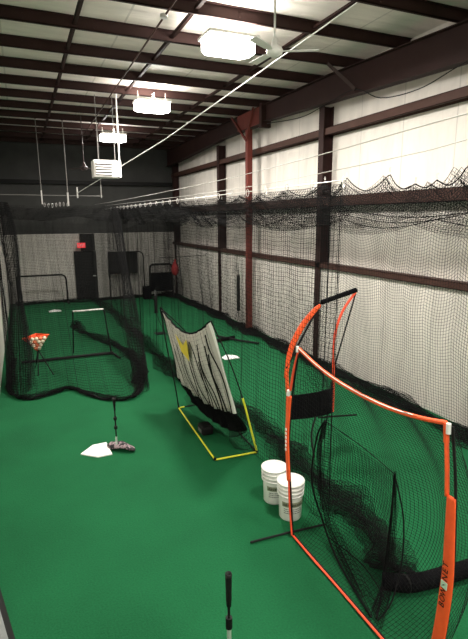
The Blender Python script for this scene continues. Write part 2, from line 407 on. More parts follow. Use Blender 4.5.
MB().tube([(5.98, y, float(topz(y))) for y in np.linspace(3.2, 21.4, 280)], .011, 4).build('top_rope', M_net, t)
hooks(bpy.data.objects['top_rope'], [(5.98, float(y), 3.87+float(h)+.03) for y, h in zip(PK, PH)])
# bunched foot of that net lying along the wall
def pile_mesh(name, path, wid, hei, seed, cells, nv, r, parent, lift=.0):
    P = np.array([list(p) for p in spline([(a, b2, 0) for a, b2 in path], 20)]); nP = len(P)
    D = np.gradient(P, axis=0); D /= np.linalg.norm(D, axis=1, keepdims=True); N = np.stack([-D[:, 1], D[:, 0]], 1)
    def S(u, v):
        idx = u*(nP-1); i0 = np.clip(idx.astype(int), 0, nP-2); fr = idx-i0
        px = P[i0, 0]*(1-fr)+P[i0+1, 0]*fr; py = P[i0, 1]*(1-fr)+P[i0+1, 1]*fr
        nx = N[i0, 0]; ny = N[i0, 1]; L = u*cells*.05
        th = v*2*PI*3+wob(L*1.5, seed)*1.2
        off = wid/2*np.cos(th)*(.6+.4*np.cos(v*7+L*2.0))*(1+.3*wob(L*2.2, seed+1))
        z = .015+lift+hei*(.5+.5*np.sin(th+1.3*np.sin(L*3)))*(.55+.45*np.sin(v*11+L*2.7)**2)
        return px+nx*off, py+ny*off, z
    return netmesh(name, S, cells, nv, r, M_net, parent)
pile_mesh('bunched_hem', [(5.85, 21.2), (6.15, 17), (6.1, 13), (6.12, 9.5), (6.1, 6.2), (6.1, 3.2)], .58, .13, 31, 340, 34, .0040, t)

# (2) lane divider net, from the near post line to the back
t = thing('batting_cage_net', 'black lane divider net hung with carabiners down the middle of the hall', 'net', (2.95, 10, 0))
def S_div(u, v):
    y = 4.05+(18.5-4.05)*u
    zt = 3.72-.02*np.abs(np.sin((y-4.05)*PI/.55))
    x = 2.95+(.06*wob(y*1.6, 41, ((2.3, 1), (6.1, .5), (13, .3))))*(.15+.85*v)+.07*v*v*np.sin(y*.9)
    # the skirt trails a little
    return x, y+.05*wob(y*2+v*3, 4)*v, zt*(1-v)+.02*v
netmesh('netting', S_div, 265, 68, .0024, M_net, t)
def S_dval(u, v):
    y = 4.05+(18.5-4.05)*u
    low = 3.38-.14*np.abs(np.sin((y-4.05)*PI/2.6))
    return 3.0+.05*wob(y*2.7+v*3, 9), y+.08*wob(v*6+y, 2), 3.72*(1-v)+low*v
netmesh('gathered_fold', S_dval, 320, 15, .0030, M_net, t)
for x, y in ((2.93, 4.05), (2.98, 4.30)):
    MB().tube(spline([(x, y, 3.74), (x+.01, y+.02, 2.5), (x-.02, y-.01, 1.2), (x+.02, y+.03, .02)], 5), .0055, 5).build('edge_rope', M_net, t)
hc = MB().tube([(2.95, y, 3.755) for y in (4.0, 10, 18.6)], .006, 5).build('hanging_cable', M_cable, t)
hooks(hc, [(2.95, 4.05+.55*k, 3.74) for k in range(25)], .034)
pile_mesh('bunched_hem', [(2.72, 20.6), (2.85, 17.5), (2.86, 14.5), (2.88, 12), (2.84, 10.4), (2.9, 8.9), (3.3, 7.4), (3.35, 6.2), (3.25, 5.2), (3.3, 4.3), (3.2, 3.6), (3.02, 3.05)], .50, .15, 51, 370, 26, .0020, t)

# (3) curtain across the left lane, draped to the floor over the frames
t = thing('batting_cage_net', 'black net curtain draped across the left lane and trailing on the turf', 'net', (1, 10, 0))
BOT = np.array([list(p) for p in spline([(-.42, 12.6, 0), (-.48, 10.6, 0), (-.40, 9.9, 0), (-.10, 9.57, 0), (.35, 9.75, 0), (.73, 9.78, 0), (1.1, 9.05, 0), (1.62, 8.78, 0), (1.95, 9.25, 0), (2.3, 10.4, 0), (2.7, 12.2, 0)], 20)])
TOP = np.array([list(p) for p in spline([(-.55, 13.0, 0), (-.5, 15.6, 0), (.4, 16, 0), (1.3, 16, 0), (2.4, 15.9, 0), (2.9, 15.4, 0)], 20)])
def along(P, u):
    idx = np.clip(u, 0, 1)*(len(P)-1); i0 = np.clip(idx.astype(int), 0, len(P)-2); fr = idx-i0
    return P[i0, 0]*(1-fr)+P[i0+1, 0]*fr, P[i0, 1]*(1-fr)+P[i0+1, 1]*fr
def S_cur(u, v):
    bx, by = along(BOT, u); tx, ty = along(TOP, u)
    s = v**1.25; x = tx*(1-s)+bx*s; y = ty*(1-s)+by*s
    z = 3.72*(1-v)+.03*v-.10*np.sin(PI*v)
    pl = .08*wob(u*46, 61, ((1, 1), (2.7, .6), (4.9, .4)))*(.4+.6*v)
    return x+pl*.5, y+pl, z
netmesh('netting', S_cur, 150, 108, .0030, M_net, t)
P = [Vector(p) for p in BOT]
pile_mesh('bunched_hem', [(float(p[0]), float(p[1])) for p in BOT[::16]], .18, .09, 71, 150, 16, .0036, t)
MB().tube([(p[0], p[1], .035+.02*math.sin(i*.5)) for i, p in enumerate(BOT)], .022, 6).build('hem_rope', M_net, t)
pile_mesh('bunched_hem', [(1.35, 16.2), (1.5, 14.6), (2.0, 13.2), (2.25, 11.8), (2.25, 10.6), (1.95, 9.5)], .34, .16, 91, 150, 20, .0028, t)
# left bundle of folds beside the wall
def S_bun(u, v):
    a = u*2*PI*2.3; w = .10+.14*v+.05*np.sin(v*9)
    return -.30+.10*np.sin(v*3)+w*np.cos(a)*(1-.3*u), 12.2-1.9*v**.9+w*1.6*np.sin(a), 3.75*(1-v)+.03
netmesh('side_bundle', S_bun, 64, 80, .0032, M_net, t)
def S_bun2(u, v):
    a = u*2*PI*2.0; w = .07+.12*v+.03*np.sin(v*11)
    return 2.5-.50*v**1.1+w*np.cos(a)*(1-.3*u), 14.2-4.9*v**1.0+w*1.8*np.sin(a), 3.7*(1-v)+.03
netmesh('side_bundle', S_bun2, 36, 74, .0024, M_net, t)
hooks(t, [(.75+.11*k, 15.97, 3.83-.02*math.sin(k)) for k in range(7)], .04)
# (4) heap of ceiling net sagging at the back
t = thing('overhead_net', 'black overhead net sagging across the back of the hall', 'net', (2, 18, 3.3))
def S_sag(u, v):
    x = -.55+5.9*u; y = 15.4+5.6*v
    sag = .42*np.sin(PI*v)**.7*(.6+.4*np.abs(np.sin(u*PI*2.5)))
    return x, y+.05*wob(x*3, 4), 3.78-sag+.03*wob(x*7+y, 6)
netmesh('netting', S_sag, 118, 110, .0032, M_net, t)
def S_val(u, v):
    x = -.55+5.7*u; low = 3.30-.30*np.sin(PI*np.clip((u-.15)/.6, 0, 1))
    return x, 15.6+.12*wob(x*4+v*2, 14)+.0*v, (3.78-.06*np.abs(np.sin(x*2.2)))*(1-v)+low*v
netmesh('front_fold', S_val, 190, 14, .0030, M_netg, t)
# (5) back net over the end wall with hanging pleats
t = thing('batting_cage_net', 'pleated dark net hanging in front of the back wall', 'net', (4, 21, 0))
def S_bk(u, v):
    x = 2.75+3.3*u; pl = .14*np.sin(x*17+1.3*np.sin(x*3.1))
    return x+.3*pl, 20.95+pl, 3.75*(1-v)+.02
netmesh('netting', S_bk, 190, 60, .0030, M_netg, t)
def S_bk2(u, v):
    x = -.5+3.3*u
    return x, 21.2+.02*np.sin(x*9)+0*v, 3.75*(1-v)+.02
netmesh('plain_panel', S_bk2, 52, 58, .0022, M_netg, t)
pile_mesh('bunched_hem', [(-.4, 20.9), (1, 21.0), (2.8, 20.7), (4.2, 20.8), (5.7, 20.8)], .35, .14, 81, 130, 20, .0045, t)

# ------------------------------------------------------------------ back wall items
t = thing('exit_door', 'black door in the back wall under the exit sign', 'door', (2.45, 21.4, 0))
MB().box(2.0, 21.38, 0, 2.9, 21.5, 2.06).build('leaf', M_black, t, bevel=.01)
MB().box(2.72, 21.33, .98, 2.84, 21.38, 1.02).build('handle', M_chrome, t)
tag(MB().box(2.28, 21.3, 2.79, 2.86, 21.5, 2.08).build('duct_cover', M_black), 'black panel filling the gap above the back door', 'panel')
t = thing('exit_sign', 'small glowing red exit sign on the back wall beside the black door', 'sign', (2.3, 21.3, 2.3))
MB().box(2.14, 21.24, 2.22, 2.46, 21.3, 2.42).build('box', M_exit, t)
bpy.context.view_layer.update()
def text(body, size, mtx, name, m, parent, ext=.001):
    cu = bpy.data.curves.new(name, 'FONT'); cu.body = body; cu.size = size; cu.align_x = 'CENTER'; cu.align_y = 'CENTER'; cu.extrude = ext; cu.materials.append(m)
    o = bpy.data.objects.new(name, cu); C.objects.link(o)
    bpy.context.view_layer.update()
    dg = bpy.context.evaluated_depsgraph_get(); me = bpy.data.meshes.new_from_object(o.evaluated_get(dg)); me.name = name
    bpy.data.objects.remove(o); me.transform(mtx)
    if not me.materials: me.materials.append(m)
    o = bpy.data.objects.new(name, me); C.objects.link(o); o.parent = parent; o.matrix_parent_inverse = Matrix.Translation(parent.location).inverted()
    return o
text('EXIT', .15, Matrix.Translation((2.3, 21.232, 2.32)) @ Matrix.Rotation(PI/2, 4, 'X'), 'lettering', M_plate, t)
t = thing('target_board', 'black rectangular board on a thin post by the back wall', 'board', (4.05, 21.1, 0))
MB().box(3.37, 21.15, 1.06, 4.62, 21.2, 2.0).build('panel', M_black, t)
MB().box(3.37, 21.15, 1.06, 3.9, 21.21, 1.2).build('lower_flap', M_black, t)
MB().tube([(4.0, 21.18, 0), (4.0, 21.18, 1.1)], .025, 8).build('post', M_black, t)
def pipe_frame(name, label, pts, r, m, foot=None):
    t = thing(name, label, 'frame', pts[0])
    MB().tube(pts, r, 8).build('tube', m, t)
    if foot:
        for a, b2 in foot: MB().tube([a, b2], r, 8).build('foot', m, t)
    return t
def rounded(a, c, b2, n=6, k=.25):
    a, c, b2 = Vector(a), Vector(c), Vector(b2); p = c+(a-c).normalized()*k; q = c+(b2-c).normalized()*k
    return [a]+[(1-s)**2*p+2*s*(1-s)*c+s*s*q for s in [i/n for i in range(n+1)]]+[b2]
pipe_frame('screen_frame', 'black round-cornered pipe frame standing against the left of the back wall',
    rounded((-.3, 20.9, 1.17), (1.57, 20.9, 1.17), (1.57, 20.9, .03)), .035, M_black, [((1.57, 20.5, .03), (1.57, 21.1, .03)), ((-.3, 20.9, 1.17), (-.3, 20.9, .03))])
pipe_frame('screen_frame', 'thin black pipe frame around the dark board at the back',
    rounded((3.3, 20.7, 2.02), (4.78, 20.7, 2.02), (4.78, 20.7, .03)), .025, M_black, [((4.78, 20.4, .03), (4.78, 20.9, .03)), ((3.3, 20.7, 2.02), (3.3, 20.7, .03))])
# pitching screen
t = thing('pitching_screen', 'black framed pitching screen with round top corners at the far right corner', 'screen', (5.4, 20.3, 0))
MB().tube(rounded((4.92, 20.3, .05), (4.95, 20.3, 1.47), (5.4, 20.3, 1.47), k=.18)+rounded((5.4, 20.3, 1.47), (5.93, 20.3, 1.47), (5.95, 20.3, .05), k=.18)[1:], .045, 8).build('frame', M_black, t)
MB().box(4.95, 20.32, .3, 5.92, 20.36, 1.08).build('fabric_panel', M_fabric, t)
MB().tube([(4.95, 20.3, 1.1), (5.92, 20.3, 1.1)], .022, 8).build('crossbar', M_black, t)
netmesh('window_net', lambda u, v: (4.97+.95*u, 20.3+0*v, 1.1+.35*v), 16, 6, .006, M_net, t)
MB().box(4.62, 20.15, 0, 4.95, 20.5, .55).build('side_pouch', M_fabric, t, bevel=.03)
MB().tube([(4.95, 19.9, .04), (4.95, 20.6, .04)], .03, 8).build('foot', M_black, t)
MB().tube([(5.95, 19.9, .04), (5.95, 20.6, .04)], .03, 8).build('foot', M_black, t)
tag(MB().tube([(5.42, 20.5, 1.5), (5.42, 20.5, 1.75), (5.8, 20.4, 1.73), (6.3, 17, 2.05)], .012, 6).build('hanging_rope', M_black), 'dark rope strung along the far end of the side wall', 'rope')
t = thing('hanging_bag', 'small red drawstring bag hanging from the rope in the far corner', 'bag', (5.95, 19.9, 1.4))
MB().lathe([(0, -.42), (.09, -.40), (.15, -.30), (.165, -.15), (.14, 0), (.07, .12), (.03, .2), (.05, .26), (0, .27)], (5.95, 19.9, 1.42), 14).build('pouch', M_redbag, t, smooth=True)
MB().tube([(5.95, 19.9, 1.65), (5.97, 19.85, 1.82)], .01, 5).build('drawstring', M_black, t)

# ------------------------------------------------------------------ left lane items
t = thing('low_screen', 'low black rectangular pipe screen inside the left net with a pale top bar', 'screen', (.8, 12.1, 0))
MB().tube(rounded((1.0, 12.1, 1.2), (1.74, 12.1, 1.2), (1.86, 12.12, .04), k=.08), .018, 8).build('side_post', M_black, t)
MB().tube([(1.0, 12.09, 1.2), (1.72, 12.09, 1.2)], .022, 8).build('top_bar', M_cable, t)
MB().tube([(-.26, 12.15, .05), (.8, 12.13, .05), (1.9, 12.1, .05)], .035, 8).build('bottom_bar', M_black, t)
MB().tube([(1.88, 12.3, .03), (1.98, 11.6, .03)], .025, 8).build('foot', M_black, t)
MB().tube([(.98, 12.6, .03), (1.0, 12.1, 1.2)], .016, 8).build('side_post', M_black, t)
# ball caddy
t = thing('ball_caddy', 'orange-rimmed triangular ball caddy on thin black legs in the left lane', 'caddy', (.12, 11.3, 0))
cz, top = .42, .84
A = [Vector((-.16, 11.2, .84)), Vector((.38, 11.25, .87)), Vector((.12, 11.5, .86))]; tip = Vector((.13, 11.3, .48))
MB().add([A[0], A[1], A[2], tip], [(0, 1, 3), (1, 2, 3), (2, 0, 3)]).build('pouch', M_orange2, t)
MB().tube([A[0], A[1], A[2]], .016, 8, close=True).build('rim', M_orange, t)
for e in ((.08, 11.05, .0), (.40, 11.0, .0), (.05, 11.75, .0)):
    MB().tube([tip+Vector((0, 0, .06)), e], .012, 6).build('leg', M_black, t)
ballproto = None
k = 0
lay = []
for row, (zz, n) in enumerate(((.60, 2), (.67, 3), (.75, 4), (.82, 5))):
    for i in range(n):
        f = (i+.5)/n; s = (zz-.48)/.44
        lay.append((tip.x+((A[0].x*(1-f)+A[1].x*f)-tip.x)*s*1.0, 11.235-.02*s, zz-.01))
for i, (x, y, z) in enumerate(lay):
    me_m = M_ball if i % 3 else M_ballo
    if i < 2:
        b = MB(); b.lathe([(.043*math.sin(a), -.043*math.cos(a)) for a in np.linspace(0, PI, 9)], (0, 0, 0), 12)
        o = b.build('practice_ball', me_m, smooth=True)
        if i == 0: pa = o
        else: pb = o
    else:
        o = (pa if i % 3 == 0 else pb).copy(); C.objects.link(o)
    o.location = (x, y, z)
    tag(o, 'orange practice ball heaped in the triangular ball caddy' if i % 3 == 0 else 'cream practice ball heaped in the triangular ball caddy', 'ball', 'orange balls in the caddy' if i % 3 == 0 else 'cream balls in the caddy')

def home_plate(cx, cy, s, ang, label, z=.0):
    w = .216*s/.43*2/2
    h = .2159
    pts = [(-.2159, -h), (.0, -h), (.2159, 0), (0, h), (-.2159, h)]
    R = Matrix.Rotation(ang, 3, 'Z')
    o = MB().prism([R @ Vector((a*s, b2*s, 0))+Vector((cx, cy, z+.002)) for a, b2 in pts], (0, 0, .018)).build('home_plate', M_plate)
    return tag(o, label, 'home plate')
home_plate(.733, 6.885, .96, PI+.04, 'white home plate beside the near batting tee bag')
home_plate(.94, 19.1, 1.0, PI/2, 'white home plate far back in the left lane')
home_plate(4.5, 10.62, .9, PI/2, 'white home plate behind the yellow framed net')

def tee(x, y, h, label, z0=.0, bag=False):
    t = thing('batting_tee', label, 'batting tee', (x, y, 0))
    if not bag:
        MB().lathe([(0, .0), (.2, .0), (.2, .012), (.05, .03), (.03, .05), (0, .05)], (x, y, 0), 20).build('base', M_black, t)
    MB().tube([(x, y, .03), (x, y, h*.28 if bag else h*.60)], .013 if bag else .016, 10).build('lower_tube', M_chrome, t)
    MB().tube([(x, y, h*.26 if bag else h*.58), (x, y, h*.98)], .010, 10).build('upper_tube', M_black, t)
    for f in ((.46, .64) if bag else (.60, .64)):
        MB().tube([(x, y, h*f-.022), (x, y, h*f+.022)], .026 if bag else .024, 12).build('collar', M_black, t)
    MB().lathe([(0, -.16), (.013, -.16), (.022, -.02), (.027, 0), (.028, .03), (.023, .03), (.012, .0), (0, -.005)] if bag else
               [(0, -.26), (.016, -.26), (.020, -.2), (.021, -.12), (.023, -.03), (.024, .0), (.018, .0), (.012, -.02), (0, -.025)], (x, y, h), 16).build('ball_rest', M_black, t, smooth=True)
    return t
tee(1.04, 6.80, .80, 'slim black batting tee standing in a weighted bag by the home plate', bag=True)
tee(1.09, 2.62, 1.035, 'black batting tee standing nearest the camera at the bottom of the view')
# weighted bag
m = mat('camo_bag', (.05, .045, .045, 1), .8); nt = m.node_tree
vo = nt.nodes.new('ShaderNodeTexVoronoi'); vo.inputs['Scale'].default_value = 34; tcx = nt.nodes.new('ShaderNodeTexCoord'); nt.links.new(tcx.outputs['Object'], vo.inputs['Vector'])
rp = nt.nodes.new('ShaderNodeValToRGB'); rp.color_ramp.interpolation = 'CONSTANT'; rp.color_ramp.elements[0].color = (.012, .01, .012, 1); rp.color_ramp.elements[1].position = .6; rp.color_ramp.elements[1].color = (.30, .22, .24, 1)
sepx = nt.nodes.new('ShaderNodeSeparateXYZ'); nt.links.new(vo.outputs['Color'], sepx.inputs[0]); nt.links.new(sepx.outputs[0], rp.inputs[0]); nt.links.new(rp.outputs[0], nt.nodes['Principled BSDF'].inputs['Base Color'])
bb = MB(); nu, nv = 16, 12; vs = []; fs = []
for i in range(nu+1):
    for j in range(nv):
        s = i/nu*2-1; a = 2*PI*j/nv
        w = .115*(1-abs(s)**4*.55); hh = (.055+.012*math.sin(s*7))*(1-.25*math.cos(s*PI)*0)*(1-abs(s)**6*.6)
        cxx = 1.10+.18*s; cyy = 6.80-.13*s
        vs.append((cxx, cyy+w*math.cos(a), max(.004, .050+hh*math.sin(a)*(.9 if math.sin(a) > 0 else .3)+.02*math.cos(s*3))))
for i in range(nu):
    for j in range(nv): fs.append((i*nv+j, i*nv+(j+1) % nv, (i+1)*nv+(j+1) % nv, (i+1)*nv+j))
fs += [tuple(range(nv)), tuple(range(nu*nv, nu*nv+nv))]
bb.add(vs, fs); o = bb.build('tee_weight_bag', m, smooth=True)
tag(o, 'patterned black and pink weight bag saddled over the near tee base', 'bag')

# ------------------------------------------------------------------ yellow framed net
t = thing('practice_net', 'yellow framed rebound net with a hanging grey target sheet', 'net', (2.6, 6.9, 0))
A_, B_, C_, D_ = (2.36, 7.95, .02), (2.26, 5.89, .02), (2.91, 5.85, .02), (3.0, 7.98, .02)
for nm, a, b2 in (('base_tube', A_, B_), ('base_tube', B_, C_), ('base_tube', (A_), (2.47, 7.96, .02))):
    MB().tube([a, b2], .013, 8).build(nm, M_yellow, t)
MB().tube([C_, D_], .011, 8).build('base_tube', M_black, t)
MB().tube([(2.47, 7.96, .02), D_], .011, 8).build('base_tube', M_black, t)
for p in (A_, B_, C_): MB().tube([p, (p[0], p[1], p[2]+.03)], .02, 8).build('corner_joint', M_black, t)
near = spline([C_, (2.84, 5.95, .42), (2.74, 5.98, .84), (2.52, 5.95, 1.45), (2.22, 5.86, 2.06)], 6)
MB().tube(near[:13], .016, 8).build('yellow_pole', M_yellow, t); MB().tube(near[12:], .009, 8).build('flex_pole', M_black, t)
far = spline([D_, (2.9, 8.0, .7), (2.6, 8.0, 1.35), (2.09, 7.95, 1.9)], 6)
MB().tube(far, .009, 8).build('flex_pole', M_black, t)
MB().tube(spline([A_, (2.30, 7.95, .5), (2.18, 7.95, 1.2), (2.09, 7.95, 1.9)], 5), .012, 8).build('edge_cord', M_black, t)
# target sheet surface
TL, TR, BR, BL = Vector((2.09, 7.95, 1.9)), Vector((2.22, 5.87, 2.05)), Vector((2.60, 5.9, .66)), Vector((2.33, 7.92, .62))
def sheet(u, v, puff=1.0):       # u far->near, v top->bottom
    p = (TL*(1-u)+TR*u)*(1-v)+(BL*(1-u)+BR*u)*v
    sag = -.30*math.sin(PI*u)*(1-v)-.22*math.sin(PI*u)*v*(1.15-.3*u)
    bow = -.06*math.sin(PI*v)*math.sin(PI*u)*puff
    fold = .022*math.sin(u*38+2*math.sin(v*3))*(.3+.7*v)+.01*math.sin(u*71+v*4)
    far_in = .16*math.sin(PI*v)*(1-u)**2
    return Vector((p.x+.10*math.sin(PI*u)*(.4+.6*v)+fold+bow, p.y-far_in, p.z+sag))
def sheet_mesh(nu, nv, u0=0, u1=1, v0=0, v1=1, off=0):
    b = MB(); vs = [sheet(u0+(u1-u0)*i/nu, v0+(v1-v0)*j/nv)+Vector((off, 0, 0)) for i in range(nu+1) for j in range(nv+1)]
    b.add(vs, [(i*(nv+1)+j, (i+1)*(nv+1)+j, (i+1)*(nv+1)+j+1, i*(nv+1)+j+1) for i in range(nu) for j in range(nv)]); return b
o = sheet_mesh(60, 24).build('target_sheet', M_grey, t, smooth=True)
so = o.modifiers.new('thick', 'SOLIDIFY'); so.thickness = .003
o = sheet_mesh(2, 16, .975, 1.0, 0, 1, -.008).build('white_hem', M_white, t); so = o.modifiers.new('thick', 'SOLIDIFY'); so.thickness = .006
MB().tube([sheet(i/30, 0) for i in range(31)], .014, 6).build('top_hem', M_fabric, t)
MB().tube([sheet(0, i/20) for i in range(21)], .016, 6).build('side_hem', M_fabric, t)
MB().tube([sheet(i/30, 1) for i in range(31)], .010, 6).build('bottom_hem', M_fabric, t)
# net pleats in front of the sheet
def S_pl(u, v):
    U = u*60; out = np.zeros(u.shape+(3,))
    for idx in np.ndindex(u.shape):
        p = sheet(float(u[idx])*.97+.01*math.sin(u[idx]*55), float(v[idx])); out[idx] = (p.x-.03-.02*math.sin(u[idx]*90), p.y, p.z)
    return out[..., 0], out[..., 1], out[..., 2]
netmesh('pleated_net', S_pl, 44, 20, .0011, M_net, t)
for k in range(15):
    u0 = .08+.9*(k/15)**.68+.012*math.sin(k*3.7)
    MB().tube([sheet(u0+.035*math.sin(v*.16+k*1.7), v/20)+Vector((-.045, 0, 0)) for v in range(2+(k*5) % 7, 21)], .003+.0075*(k/14), 5, flat=.6).build('net_fold', M_net, t)
# printed mark: two slanted strokes
def strip(pts, off=-.012):
    b = MB(); vs = []
    for (u, v) in pts: vs.append(sheet(u, v)+Vector((off-.045, 0, 0)))
    b.prism(vs, (.003, 0, 0)); return b
strip([(.34, .08), (.46, .17), (.51, .36), (.42, .26)]).build('printed_mark', M_logo, t)
strip([(.51, .36), (.46, .17), (.58, .07), (.57, .22)]).build('printed_mark', M_logo, t)
# catch pocket under the sheet
def pock(u, v):
    a = sheet(u, 1); fl = Vector((2.40+.35*u, 7.75-1.75*u, .03+.25*abs(2*u-1)**3))
    s = v; p = a*(1-s)+fl*s; p.x += .10*math.sin(PI*s)*1.2; p.z += -.10*math.sin(PI*s)
    return Vector((p.x+.012*math.sin(u*50), p.y, max(.02, p.z)))
b = MB(); nu, nv = 30, 10
b.add([pock(i/nu, j/nv) for i in range(nu+1) for j in range(nv+1)], [(i*(nv+1)+j, (i+1)*(nv+1)+j, (i+1)*(nv+1)+j+1, i*(nv+1)+j+1) for i in range(nu) for j in range(int(nv*.62))])
o = b.build('catch_pocket', M_fabric, t, smooth=True); so = o.modifiers.new('thick', 'SOLIDIFY'); so.thickness = .004
def S_pk(u, v):
    out = np.zeros(u.shape+(3,))
    for idx in np.ndindex(u.shape): out[idx] = pock(float(u[idx]), float(v[idx]))
    return out[..., 0], out[..., 1], out[..., 2]
netmesh('pocket_net', S_pk, 60, 16, .0024, M_net, t)
def S_sd(u, v):                       # side net from near pole down to the sheet
    n2 = near; out = np.zeros(u.shape+(3,))
    for idx in np.ndindex(u.shape):
        a = n2[min(len(n2)-1, int(v[idx]*13))]; q = Vector((2.60, 6.15, .12+.5*v[idx])); p = a*(1-u[idx])+q*u[idx]
        p.z -= .15*math.sin(PI*u[idx]); p.z = max(.02, p.z); out[idx] = p
    return out[..., 0], out[..., 1], out[..., 2]
netmesh('side_net', S_sd, 14, 24, .0022, M_net, t)
# small gear heap in the net
t = thing('gear_bag', 'small dark gear bag with pale band under the yellow framed net', 'bag', (2.48, 6.75, 0))
MB().box(2.36, 6.68, .003, 2.56, 6.95, .15).build('body', M_black, t, bevel=.04)
MB().box(2.355, 6.73, .05, 2.362, 6.88, .10).build('band', M_woodg, t)

# ------------------------------------------------------------------ buckets
def bucket(x, y, label, h=.44, rot=0.0):
    t = thing('plastic_bucket', label, 'bucket', (x, y, 0), 'white ball buckets')
    rb, rt = .128, .148
    MB().lathe([(0, .004), (rb-.008, .0), (rb, .012), (rt-.012, h-.15), (rt-.006, h-.02), (rt-.008, h-.02), (rt-.022, h-.15), (rb-.012, .02), (0, .018)], (x, y, 0), 36).build('shell', M_white, t, smooth=True); sh = t.children[0]
    for k, dz in enumerate((0, .048, .096, .14)):
        MB().lathe([(rt-.008, h-dz-.022), (rt+.012-.002*k, h-dz-.020), (rt+.013-.002*k, h-dz-.004), (rt-.003, h-dz), (rt-.008, h-dz-.005)], (x, y, 0), 36).build('rib' if k else 'rim', M_white, t, smooth=True)
    # lid pressed in, slightly dished
    MB().lathe([(0, h-.03), (rt-.03, h-.03), (rt-.014, h-.006), (rt-.002, h), (rt-.014, h-.012), (rt-.03, h-.036), (0, h-.036)], (x, y, 0), 36).build('lid', M_white, t, smooth=True)
    # label band facing the camera, with illegible print
    b = MB(); vs = []; a0, a1 = -PI*.93+rot, -PI*.30+rot
    for i in range(17):
        a = a0+(a1-a0)*i/16; r = .1385
        vs += [(x+r*math.cos(a), y+r*math.sin(a), .185), (x+(r+.003)*math.cos(a), y+(r+.003)*math.sin(a), .245)]
    b.add(vs, [(2*i, 2*i+2, 2*i+3, 2*i+1) for i in range(16)]); o = lb = b.build('label_band', M_label, t)
    so = o.modifiers.new('thick', 'SOLIDIFY'); so.thickness = .002; so.offset = 1
    rs = random.Random(int(x*1000))
    for row, zz in enumerate((.20, .215, .10, .125, .15)):
        b = MB(); a = a0+.15
        while a < a1-.15:
            w = rs.uniform(.04, .12); r0 = .1425 if row < 2 else .139
            rr = .133+.02*zz+.0065
            rr = .1425 if row < 2 else (.128+(zz-.012)*(.008/.28)+.0015)
            for s in range(2):
                aa = a+w*s/2; ab = a+w*(s+1)/2
                b.add([(x+rr*math.cos(aa), y+rr*math.sin(aa), zz), (x+rr*math.cos(ab), y+rr*math.sin(ab), zz), (x+rr*math.cos(ab), y+rr*math.sin(ab), zz+.011), (x+rr*math.cos(aa), y+rr*math.sin(aa), zz+.011)], [(0, 1, 2, 3)])
            a += w+rs.uniform(.02, .05)
        b.build('print', M_black if row < 2 else M_woodg, lb if row < 2 else sh)
    for sgn in (-1, 1):
        a = rot+sgn*PI/2-.4; MB().box(x+.145*math.cos(a)-.012, y+.145*math.sin(a)-.012, h-.13, x+.145*math.cos(a)+.012, y+.145*math.sin(a)+.012, h-.10).build('handle_lug', M_white, t)
    return t
bucket(2.575, 4.70, 'ribbed white plastic bucket, the farther one touching the orange pole net', .45, .2)
bucket(2.59, 4.335, 'ribbed white plastic bucket, the nearer one right behind the orange pole', .46, .1)

# ------------------------------------------------------------------ big orange bow net
t = thing('bow_net', 'tall orange framed bow net with a deep black net bag, nearest the camera', 'net', (2.42, 3, 0))
bl = (2.42, 3.98, .02); tlc = (2.42, 3.94, 2.13); trc = (2.42, 2.115, 2.09); brc = (2.42, 2.06, .02)
MB().tube(spline([bl, (2.42, 4.05, .55), (2.42, 4.10, 1.09), (2.42, 4.05, 1.6), tlc], 8), .010, 8).build('left_pole', M_black, t)
MB().tube(spline([(2.405, 3.98, .03), (2.40, 4.03, .35), (2.40, 4.06, .66)], 6), .010, 8).build('orange_tape', M_orange2, t)
MB().tube(spline([(2.40, 4.06, .64), (2.40, 4.09, .9), (2.40, 4.11, 1.15), (2.40, 4.09, 1.42), (2.40, 4.07, 1.6)], 6), .034, 12, flat=.45, flatdir=(0, 1, 0)).build('left_sleeve', M_orange, t, smooth=True)
MB().tube([(2.39, 4.08, 1.60), (2.39, 4.07, 1.66)], .022, 8).build('white_clip', M_white, t)
MB().tube(spline([(2.40, 4.06, 1.66), (2.41, 4.01, 1.9), tlc], 5), .014, 8).build('upper_tape', M_orange2, t)
top = spline([tlc, (2.42, 3.55, 2.035), (2.42, 3.15, 1.99), (2.42, 2.7, 1.99), (2.42, 2.35, 2.035), trc], 8)
MB().tube(top, .017, 8).build('top_hem', M_orange, t, smooth=True)
MB().tube([Vector(p)+Vector((-.012, 0, .012)) for p in top[:32]], .005, 5).build('stitching', M_cable, t)
MB().tube([trc, (2.42, 2.108, 2.04), (2.42, 2.098, 1.96)], .018, 8).build('top_corner', M_orange, t)
MB().tube([(2.41, 2.085, 2.10), (2.41, 2.08, 2.03)], .016, 8).build('white_clip', M_white, t)
MB().tube([(2.40, 3.94, 2.16), (2.40, 3.94, 2.10)], .014, 8).build('white_clip', M_white, t)
MB().tube(spline([(2.42, 2.108, 2.04), (2.42, 2.075, 1.8), (2.42, 2.055, 1.6)], 5), .017, 10, flat=.7).build('right_tape', M_orange, t, smooth=True)
MB().tube(spline([(2.43, 2.07, 2.08), (2.43, 2.02, 1.8), (2.43, 1.99, 1.55), (2.43, 1.96, 1.1), (2.43, 1.98, .5), brc], 6), .010, 8).build('right_pole', M_black, t)
slv = spline([(2.42, 2.02, 1.61), (2.42, 2.005, 1.35), (2.42, 1.99, 1.05), (2.42, 2.00, .75), (2.42, 2.015, .53), (2.42, 2.04, .28), (2.42, 2.06, .06)], 8)
MB().tube(slv, [.036+.016*min(1, i/20) for i in range(len(slv))], 14, flat=.30, flatdir=(0, 1, 0)).build('right_sleeve', M_orange, t, smooth=True); RS = bpy.data.objects['right_sleeve']; LS = bpy.data.objects['left_sleeve']
MB().tube(spline([bl, (2.41, 3.6, .03), (2.42, 3.2, .02), (2.41, 2.6, .03), brc], 8), .011, 8).build('bottom_hem', M_orange2, t)
